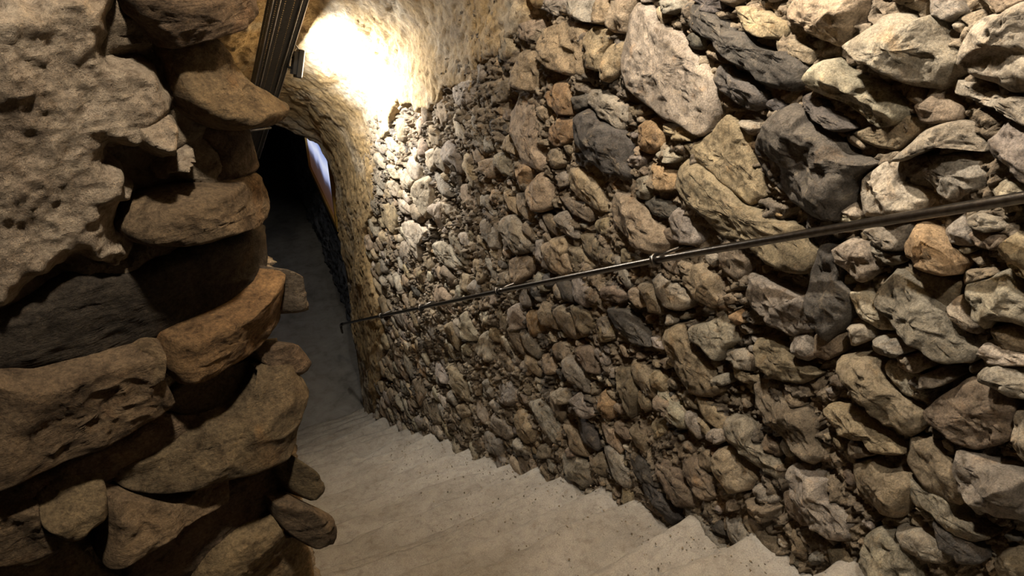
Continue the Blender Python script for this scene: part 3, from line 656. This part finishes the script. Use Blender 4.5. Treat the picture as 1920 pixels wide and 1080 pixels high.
PIER = '''
b 3 0 1295,-107 1469,-132 1457,-158 1385,-165 1341,-165 1311,-167 1302,-147 1287,-130
t 4 1 1317,-167 1374,-165 1391,-195 1391,-220 1432,-266 1441,-285 1394,-278 1350,-266 1331,-249 1318,-236 1313,-218 1315,-191
b 1 0 1343,-260 1468,-286 1479,-324 1464,-357 1357,-330 1330,-322 1348,-300
t 4 2 1319,-319 1437,-348 1435,-389 1396,-403 1330,-377 1271,-370 1225,-352 1224,-336 1261,-316 1294,-319
d 1 -1 1165,-381 1220,-398 1305,-390 1447,-430 1440,-477 1378,-482 1316,-491 1233,-492 1146,-490 1057,-464 1074,-409 1124,-401
o 4 3 1234,-482 1309,-478 1353,-469 1386,-462 1382,-533 1356,-541 1332,-547 1291,-548 1232,-547 1225,-524
b 4 4 1056,-456 1104,-473 1187,-482 1232,-493 1227,-541 1228,-565 1206,-576 1144,-585 1067,-585 1017,-583
b 0 -1 1236,-574 1298,-571 1419,-596 1437,-627 1349,-626 1297,-646 1257,-632 1217,-598
b 4 3 1141,-645 1204,-641 1255,-622 1289,-628 1325,-596 1334,-578 1369,-596 1382,-650 1358,-683 1332,-725 1265,-711 1197,-704 1147,-669
b 1 0 1012,-609 1066,-604 1144,-606 1214,-600 1261,-635 1215,-657 1137,-658 1065,-645 1005,-632
b 3 2 1005,-625 1046,-626 1063,-632 1057,-662 1075,-698 1028,-707 985,-690
t 4 1 1062,-622 1091,-613 1131,-636 1120,-679 1075,-692 1055,-655
t 4 3 1125,-658 1195,-711 1271,-721 1257,-755 1201,-746 1138,-758 1092,-762 1110,-700
b 1 0 1131,-786 1204,-767 1275,-745 1335,-757 1372,-823 1369,-864 1302,-857 1223,-853 1193,-885 1113,-830
b 5 1 1329,-717 1339,-723 1355,-779 1356,-812 1340,-819 1325,-769
b 6 0 1309,-794 1333,-806 1355,-854 1364,-913 1351,-926 1329,-898 1310,-837
t 3 2 1220,-840 1270,-824 1315,-825 1321,-883 1358,-942 1352,-1029 1186,-877
b 3 2 1335,-560 1369,-566 1390,-584 1400,-635 1372,-627 1342,-586
g 4 0 1381,-458 1398,-504 1430,-566 1374,-526 1376,-487
b 0 0 982,-712 1026,-725 1074,-720 1092,-793 1114,-837 967,-760
t 4 2 1184,-496 1214,-481 1232,-493 1219,-521 1193,-531
b 3 0 1106,-482 1128,-486 1121,-502 1107,-503
'''
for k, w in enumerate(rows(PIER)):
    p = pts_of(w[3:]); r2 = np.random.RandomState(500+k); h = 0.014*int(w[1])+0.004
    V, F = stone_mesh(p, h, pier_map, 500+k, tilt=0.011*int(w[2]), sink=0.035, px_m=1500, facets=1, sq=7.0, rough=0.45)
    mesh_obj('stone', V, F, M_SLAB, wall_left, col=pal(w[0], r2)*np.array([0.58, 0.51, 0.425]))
def plaster_patch(poly, base, amp, name, seed, step=0.005):
    P = np.array(poly); lo = P.min(0)-0.03; hi = P.max(0)+0.03
    X, Z = np.meshgrid(np.arange(lo[0], hi[0], step), np.arange(lo[1], hi[1], step), indexing='ij')
    q = np.stack([X, Z, X*0+seed], -1); jg = 0.010*fbm(q*30, 3, seed)
    ins = inside(P, X+jg, Z+jg); d = poly_dist(P, X+jg, Z+jg)
    cau = 0.45*np.abs(vnoise(q*26, seed))+0.4*np.abs(vnoise(q*62, seed+1))+0.35*np.abs(vnoise(q*115, seed+2))
    h = base + amp*(0.8*fbm(q*7, 3, seed+3) + 0.55*(0.4-cau) + 0.22*fbm(q*70, 2, seed+6))
    h = np.where(ins, -0.012+(h+0.012)*np.sqrt(sstep(0, 0.03, d)), -0.02)
    F = grid_faces(*X.shape); F = F[ins.ravel()[F].any(axis=1)]
    V, F, _ = compact(pier_map(X, Z, h).reshape(-1, 3), F)
    return mesh_obj(name, V, F, M_PIER_PLASTER, wall_left)
plaster_patch(pts_of('1164,-86 1295,-97 1281,-144 1268,-158 1299,-167 1314,-176 1319,-198 1315,-220 1309,-241 1280,-269 1258,-270 1232,-269 1239,-283 1245,-302 1254,-310 1245,-326 1231,-328 1224,-345 1238,-376 1229,-392 1218,-391 1199,-378 1186,-370 1164,-372 1151,-383 1124,-392 1111,-405 1068,-395'.split()), 0.036, 0.013, 'plaster', 61, 0.0032)
plaster_patch(pts_of('1248,-231 1280,-225 1303,-233 1317,-257 1318,-267 1290,-278 1264,-274 1249,-259'.split()), 0.075, 0.012, 'plaster', 63, 0.003)
plaster_patch(pts_of('1276,-289 1305,-273 1322,-265 1327,-274 1319,-288 1300,-310 1278,-305'.split()), 0.070, 0.012, 'plaster', 67, 0.003)

# ---------------------------------------------------------------- stairs
stairs = empty('stairs', (0.7, 3.0, z_stair(3.0)))
tag(stairs, 'worn sandy stone stairs descending between the two walls', 'stairs', kind='structure')
NOSE = [-0.55, -0.28, -0.02, 0.25, 0.51, 0.78, 1.06, 1.32, 1.60, 1.87, 2.12, 2.39, 2.67, 2.95, 3.23, 3.52, 3.81, 4.10, 4.40, 4.70, 5.00, 5.29, 5.58, 5.87, 6.15]
xs = np.linspace(-0.12, W+0.10, 170)
def tread_z(k): return z_stair(NOSE[k])
for k in range(1, len(NOSE)):
    Y0, Y1, z = NOSE[k-1], NOSE[k], tread_z(k); zn = tread_z(k+1) if k+1 < len(NOSE) else -5.13
    g = Y1-Y0
    prof = [(Y0-0.05, z+0.012)]+[(Y0+g*t, z+0.012*(1-t)-0.014*math.sin(math.pi*min(1, t/0.8))) for t in np.linspace(0, 0.78, 20)]
    for a in np.linspace(0, math.pi/2, 15): prof.append((Y1-0.055+0.055*math.sin(a), z-0.045+0.045*math.cos(a)))
    prof += [(Y1-0.012, z*0.6+zn*0.4), (Y1-0.02, zn-0.04), (Y0-0.05, zn-0.06)]
    pr = np.array(prof); X, J = np.meshgrid(xs, np.arange(len(pr)), indexing='ij')
    Yg = pr[J, 0]; Zg = pr[J, 1]
    q = np.stack([X, Yg, X*0+k*3.1], -1)
    nose = sstep(Y0+0.4*g, Y1-0.03, Yg)
    wear = np.exp(-((X-0.72)/0.34)**2)
    Zg = Zg - 0.016*wear*nose + 0.011*fbm(q*4.5, 3, 81) + 0.0035*fbm(q*np.array([10, 22, 1]), 3, 83) + 0.001*fbm(q*60, 2, 84)
    Zg = Zg - 0.020*nose*np.clip(vnoise(np.stack([X*5, X*0+k, X*0], -1), 85), 0, 1)
    Yg = Yg + nose*(0.034*vnoise(np.stack([X*2.2, X*0+k*5, X*0], -1), 87)+0.007*fbm(np.stack([X*9, X*0+k*5, Zg*8], -1), 3, 88))
    Zg = Zg + 0.02*sstep(1.32, 1.46, X)*(Zg > zn+0.02)
    V = np.stack([X, Yg, Zg], -1)
    o = mesh_obj('step', V.reshape(-1, 3), grid_faces(*X.shape)[:, ::-1], M_STEP); child(o, stairs)

def step_sites(r3, n):                            # grit swept against the wall and lying on the treads
    X = W+0.02-np.abs(r3.normal(0, 0.30, n)); Y = 0.4+3.6*r3.uniform(size=n); i = np.searchsorted(np.array(NOSE), Y)
    z = np.array([tread_z(int(k)) for k in i]); ok = X > 0.1
    Z = z-0.002-0.016*np.exp(-((X-0.72)/0.34)**2)*0.4
    return np.stack([X, Y, Z], -1)[ok]
gr = gravel(1500, step_sites, None, 0.0018, 0.006, [PAL['c'], PAL['t'], PAL['b'], PAL['g']], 'grit', 15); child(gr, stairs)

# ---------------------------------------------------------------- lower room
floor = mesh_obj('floor', [(-4, 5.9, -5.12), (4.5, 5.9, -5.12), (4.5, 16.2, -5.12), (-4, 16.2, -5.12), (-4, 5.9, -5.3), (4.5, 5.9, -5.3), (4.5, 16.2, -5.3), (-4, 16.2, -5.3)],
                 [[0, 1, 2, 3], [4, 7, 6, 5], [0, 4, 5, 1], [1, 5, 6, 2], [2, 6, 7, 3], [3, 7, 4, 0]], M_FLOOR, smooth=False)
tag(floor, 'stained grey concrete floor of the lower room beyond the last step', 'floor', kind='structure')
FD = np.array([0.105, 0.9945]); FN = np.array([-0.9945, 0.105]); F0 = np.array([2.03, 8.75])
u = np.linspace(-2.6, 7.4, 260); v = np.linspace(-5.2, -1.6, 110)
U, Vv = np.meshgrid(u, v, indexing='ij'); q = np.stack([U, Vv, U*0], -1)
hf = 0.03*fbm(q*3, 4, 91)+0.035*fbm(q*9, 3, 93, ridge=True)
hf = hf*(1-0.75*(1-sstep(0, .18, np.maximum(np.abs(U-.15)-1.15, np.abs(Vv+3.27)-.52))))
FX = F0[0]+FD[0]*U+FN[0]*hf; FY = F0[1]+FD[1]*U+FN[1]*hf
wall_far = mesh_obj('wall_far_right', np.stack([FX, FY, Vv], -1).reshape(-1, 3), grid_faces(*U.shape)[:, ::-1], M_FARWALL)
tag(wall_far, 'rough grey stone side wall of the lower room', 'wall', kind='structure')
wb, wf = box((0.2, 16.1, -3.4), (1, 0, 0), (0, 1, 0), (0, 0, 1), 8.6, 0.2, 3.8)
tag(mesh_obj('wall_back', wb, wf, M_FARWALL, smooth=False), 'grey end wall of the lower room', 'wall', kind='structure')
wb, wf = box((-3.9, 11.0, -3.4), (1, 0, 0), (0, 1, 0), (0, 0, 1), 0.2, 10.2, 3.8)
tag(mesh_obj('wall_far_left', wb, wf, M_FARWALL, smooth=False), 'grey left-hand wall of the lower room', 'wall', kind='structure')
wb, wf = box((0.2, 11.1, -1.55), (1, 0, 0), (0, 1, 0), (0, 0, 1), 8.6, 10.2, 0.15)
tag(mesh_obj('ceiling_lower_room', wb, wf, M_VAULT, smooth=False), 'flat plaster ceiling of the lower room', 'ceiling', kind='structure')
# front wall of the lower room: masonry either side of and above the arch mouth
parts = []
parts.append(box((2.63, 6.17, -3.4), (1, 0, 0), (0, 1, 0), (0, 0, 1), 2.2, 0.26, 3.7))
parts.append(box((-2.0, 6.17, -3.4), (1, 0, 0), (0, 1, 0), (0, 0, 1), 4.1, 0.26, 3.7))
zs6 = z_spring(6.06)
for k in range(24):                               # voussoir-like fill over the arch
    a0 = math.pi*k/24; a1 = math.pi*(k+1)/24
    Rr = R+0.13; x0, x1 = CX+Rr*math.cos(a0), CX+Rr*math.cos(a1); z0, z1 = zs6+Rr*math.sin(a0), zs6+Rr*math.sin(a1)
    Vq = [(x, y, zz) for y in (6.06, 6.30) for x, zz in ((x0, z0), (x1, z1), (x1, -1.4), (x0, -1.4))]
    parts.append((Vq, [[0, 1, 2, 3], [7, 6, 5, 4], [0, 4, 5, 1], [2, 6, 7, 3], [1, 5, 6, 2], [0, 3, 7, 4]]))
Vq, Fq = join(parts)
tag(mesh_obj('wall_front_lower', Vq, Fq, M_VAULT, smooth=False), 'plastered wall around the arched mouth at the foot of the stairs', 'wall', kind='structure')

# framed picture on the far wall
pic = empty('framed_picture', (F0[0], F0[1], -3.8)); tag(pic, 'lit landscape picture in a yellow wooden frame on the grey lower-room wall', 'picture')
def fw(uu, zz, d): return (F0[0]+FD[0]*uu+FN[0]*d, F0[1]+FD[1]*uu+FN[1]*d, zz)
E1 = (FD[0], FD[1], 0); E2 = (FN[0], FN[1], 0); E3 = (0, 0, 1)
u0, u1, za, zb = -0.9, 1.19, -3.70, -2.84
def pbox(name, uc, zc, su, sz, d0, d1, mat):
    v_, f_ = box(fw(uc, zc, (d0+d1)/2), E1, E2, E3, su, d1-d0, sz)
    return bevelled(child(mesh_obj(name, v_, f_, mat, smooth=False), pic), 0.006)
m, nt, b = new_mat('picture_print'); p = pos_of(nt)
sx = nt.nodes.new('ShaderNodeSeparateXYZ'); nt.links.new(p, sx.inputs[0])
mr = nt.nodes.new('ShaderNodeMapRange'); mr.inputs[1].default_value = za+ZO; mr.inputs[2].default_value = zb+ZO; nt.links.new(sx.outputs['Z'], mr.inputs[0])
ad = nt.nodes.new('ShaderNodeMath'); ad.operation = 'MULTIPLY_ADD'; ad.inputs[1].default_value = 0.35; nt.links.new(noise(nt, p, 1.6, 4, 0.5), ad.inputs[0]); nt.links.new(mr.outputs[0], ad.inputs[2])
c = ramp(nt, ad.outputs[0], [(0.25, (0.045, 0.022, 0.014)), (0.48, (0.06, 0.035, 0.03)), (0.56, (0.09, 0.09, 0.14)), (0.66, (0.42, 0.47, 0.72)), (0.8, (0.72, 0.76, 0.92)), (1.0, (0.30, 0.38, 0.72))])
nt.links.new(c, b.inputs['Base Color']); b.inputs['Roughness'].default_value = 0.25
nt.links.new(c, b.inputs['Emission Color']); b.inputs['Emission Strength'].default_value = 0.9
M_PRINT = m
pbox('print', (u0+u1)/2, (za+zb)/2, u1-u0, zb-za, 0.02, 0.045, M_PRINT)
pbox('frame_rail', (u0+u1)/2, za, u1-u0+0.12, 0.06, 0.0, 0.075, M_FRAME); pbox('frame_rail', (u0+u1)/2, zb, u1-u0+0.12, 0.06, 0.0, 0.075, M_FRAME)
pbox('frame_stile', u0, (za+zb)/2, 0.06, zb-za, 0.0, 0.075, M_FRAME); pbox('frame_stile', u1, (za+zb)/2, 0.06, zb-za, 0.0, 0.075, M_FRAME)

# ---------------------------------------------------------------- handrail
RAIL = [(5.828, -3.714), (4.502, -2.885), (3.635, -2.346), (2.593, -1.694), (1.539, -1.041), (1.048, -0.747), (0.618, -0.493)]
rail = empty('handrail', (W, 3.0, -1.95)); tag(rail, 'thin black iron handrail running down the rubble wall', 'handrail')
RX = W-0.09
rp = [(RX, y, z) for y, z in RAIL]
d0 = Vector(rp[-1])-Vector(rp[-2]); rp.append(tuple(Vector(rp[-1])+d0*0.9))
fine = []
for a, b_ in zip(rp[:-1], rp[1:]):
    for t in np.linspace(0, 1, 9)[:-1]: fine.append(tuple(Vector(a).lerp(Vector(b_), float(t))))
fine.append(rp[-1])
nf = len(fine); sm = [fine[0]]+[tuple((Vector(fine[i-1])+Vector(fine[i])*2+Vector(fine[i+1]))/4) for i in range(1, nf-1)]+[fine[-1]]
child(mesh_obj('rod', *tube(sm, 0.0105, 14), M_IRON), rail)
e0 = Vector(rp[0]); along = (Vector(rp[0])-Vector(rp[1])).normalized()
hk = [e0-along*0.10, e0-along*0.02, e0+along*0.02+Vector((0, 0, -0.008)), e0+along*0.035+Vector((0, 0, -0.035)), e0+along*0.02+Vector((0, 0, -0.075)), e0+along*0.0+Vector((0, 0, -0.10))]
child(mesh_obj('end_hook', *tube([tuple(x) for x in hk], [0.013, 0.014, 0.0135, 0.012, 0.011, 0.008], 12), M_IRON), rail)
for k, (y, z) in enumerate(RAIL[1:5]):
    c = Vector((RX, y, z)); t = (Vector(rp[k+2])-Vector(rp[k])).normalized()
    a = t.cross(Vector((1, 0, 0))).normalized(); b_ = Vector((1, 0, 0))
    pts = []
    for j in range(15):                           # an open eye bent round the rod, its tail driven into the wall
        an = math.radians(-150+300*j/14); pts.append(c + (a*math.sin(an) - b_*math.cos(an))*0.0165 + t*(0.004*(j/14-.5)))
    tail = [pts[-1]+Vector((0.03, 0.0, 0.006)), c+Vector((0.075, -0.012, 0.028)), c+Vector((0.15, -0.022, 0.034))]
    child(mesh_obj('bracket', *tube([tuple(x) for x in pts+tail], 0.0062, 10), M_IRON), rail)
    nub = [c-t*0.012, c-t*0.006, c+t*0.03, c+t*0.07]
    child(mesh_obj('rod_joint', *tube([tuple(x) for x in nub], [0.0105, 0.0125, 0.0122, 0.0095], 12), M_IRON), rail)

# ---------------------------------------------------------------- perforated cable tray under the vault
SL = Vector((0, 1, -0.65)).normalized(); SU = Vector((0, 0.65, 1)).normalized(); SXv = Vector((1, 0, 0))
T0 = Vector((0.76, 3.5, -0.53))
tray = empty('cable_tray', tuple(T0)); tag(tray, 'perforated dark metal cable tray running down under the vault', 'cable tray')
TWd = 0.157; LEN0, LEN1 = -2.2, 2.7
def tray_pt(x, l, h): return tuple(T0 + SXv*x + SL*l + SU*h)
def perforated(xa, xb, ha, hb, rows_x, name, pitch=0.022, hole_l=0.012, hole_w=0.0055):
    # a strip of sheet with rows of punched slots: real openings between narrow quads
    w_ = math.hypot(xb-xa, hb-ha); cuts = [0.0]
    for r_ in rows_x: cuts += [r_*w_-hole_w/2, r_*w_+hole_w/2]
    cuts.append(w_); n = int((LEN1-LEN0)/pitch)
    V = []; F = []
    def P(t, l): s = t/w_; return tray_pt(xa+(xb-xa)*s, l, ha+(hb-ha)*s)
    for j in range(len(cuts)-1):
        a, b = cuts[j], cuts[j+1]
        if j % 2 == 0:
            o = len(V); V += [P(a, LEN0), P(b, LEN0), P(b, LEN1), P(a, LEN1)]; F.append([o, o+1, o+2, o+3])
        else:
            for k in range(n):
                l0 = LEN0+k*pitch+hole_l; l1 = LEN0+(k+1)*pitch; o = len(V)
                V += [P(a, l0), P(b, l0), P(b, l1), P(a, l1)]; F.append([o, o+1, o+2, o+3])
    o = child(mesh_obj(name, V, F, M_TRAY, smooth=False), tray)
    s_ = o.modifiers.new('sheet', 'SOLIDIFY'); s_.thickness = 0.0015
    return o
hw = TWd/2
perforated(-hw, hw, 0, 0, [0.12, 0.36, 0.62, 0.86], 'base_plate')
perforated(-hw, -hw, 0, 0.06, [0.5], 'side_rail'); perforated(hw, hw, 0, 0.06, [0.5], 'side_rail')
for x_ in (-hw*0.62, hw*0.62): child(mesh_obj('rib', *tube([tray_pt(x_, LEN0, -0.003), tray_pt(x_, LEN1, -0.003)], 0.005, 8), M_STEEL), tray)
for x_ in (-hw, hw): child(mesh_obj('lip', *tube([tray_pt(x_, LEN0, -0.001), tray_pt(x_, LEN1, -0.001)], 0.004, 8), M_STEEL), tray)
for l_ in (-2.0, -0.9, 1.9):
    a = Vector(tray_pt(0, l_, 0.0)); b_ = Vector((CX, a.y, z_spring(a.y)+R+0.02))
    bar = box(tray_pt(0, l_, -0.006), SXv, SL, SU, TWd+0.03, 0.03, 0.008)
    child(mesh_obj('hanger', *join([bar, tube([tuple(a), tuple(b_)], 0.005, 8)]), M_STEEL), tray)

# ---------------------------------------------------------------- flood lamps on the tray
def flood_lamp(loc, d, up, label, group=None, arm_to=None):
    d = Vector(d).normalized(); r = d.cross(Vector(up)).normalized(); uu = r.cross(d)
    c = Vector(loc); lamp = empty('flood_lamp', tuple(c)); tag(lamp, label, 'lamp')
    v_, f_ = box(c, r, uu, d, 0.085, 0.15, 0.03); child(bevelled(mesh_obj('housing', v_, f_, M_LAMP, smooth=False), 0.005), lamp)
    fins = join([box(c-d*0.024+r*(0.012*i), r, uu, d, 0.004, 0.12, 0.02) for i in range(-3, 4)]); child(mesh_obj('cooling_fin', *fins, M_LAMP, smooth=False), lamp)
    v_, f_ = box(c+d*0.017, r, uu, d, 0.072, 0.137, 0.005); child(bevelled(mesh_obj('glass', v_, f_, M_GLASS, smooth=False), 0.002), lamp)
    if arm_to is not None:
        e = Vector(arm_to)
        for s in (-1, 1):
            pts = [c+uu*(0.078*s*0.35)-d*0.03, c+uu*(0.078*s*0.35)-d*0.055, e+Vector((0, 0.02*s, 0))]
            child(mesh_obj('bracket_arm', *tube([tuple(x) for x in pts], 0.007, 8), M_LAMP), lamp)
        pts = [c+uu*0.075-d*0.01, c+uu*0.095-d*0.03, c+uu*0.085-d*0.065, e+uu*0.04]
        child(mesh_obj('power_cable', *tube([tuple(x) for x in pts], 0.004, 8), M_LAMP), lamp)
    return lamp
flood_lamp((0.899, 4.162, -0.956), (0.97, -0.06, -0.30), (0, 0.2, 1), 'small black flood lamp on the tray lighting the bright patch of vault', arm_to=(0.845, 4.20, -0.96))
flood_lamp((0.676, 1.422, 0.687), (1.0, -0.04, 0.0), (0, 1, 0), 'black flood lamp fixed to the vault above the upper end of the tray', arm_to=(0.72, 1.44, 0.985))
flood_lamp((0.306, 0.070, 1.532), (-0.15, 0.70, -0.75), (0, 1, 0), 'black flood lamp on the vault above the head of the stairs', arm_to=(0.32, 0.03, 1.69))

# ---------------------------------------------------------------- clods of dirt on the treads
def clod(x, Y, r, seed):
    k = next(i for i, n in enumerate(NOSE) if n > Y); z = tread_z(k)-0.004
    rg = np.random.RandomState(seed); V = []; F = []; n, m_ = 10, 7
    for i in range(m_):
        th = math.pi*i/(m_-1)
        for j in range(n):
            ph = 2*math.pi*j/n; rr = r*(1+0.35*(rg.rand()-.5)); V.append((x+rr*math.sin(th)*math.cos(ph)*1.3, Y+rr*math.sin(th)*math.sin(ph), z+0.5*r+0.6*rr*math.cos(th)))
    for i in range(m_-1):
        for j in range(n): F.append([i*n+j, i*n+(j+1) % n, (i+1)*n+(j+1) % n, (i+1)*n+j])
    o = mesh_obj('dirt_clod', V, F, M_STONE, col=(0.06, 0.045, 0.035), recentre=True)
    tag(o, 'small dark clod of dirt lying on a worn step', 'clod', 'clods of dirt on the steps')
for k, (x, Y, r) in enumerate([(0.86, 4.176, 0.014), (0.881, 3.532, 0.016), (0.705, 3.012, 0.011), (0.713, 1.905, 0.012), (0.701, 2.467, 0.01)]): clod(x, Y, r, 900+k)
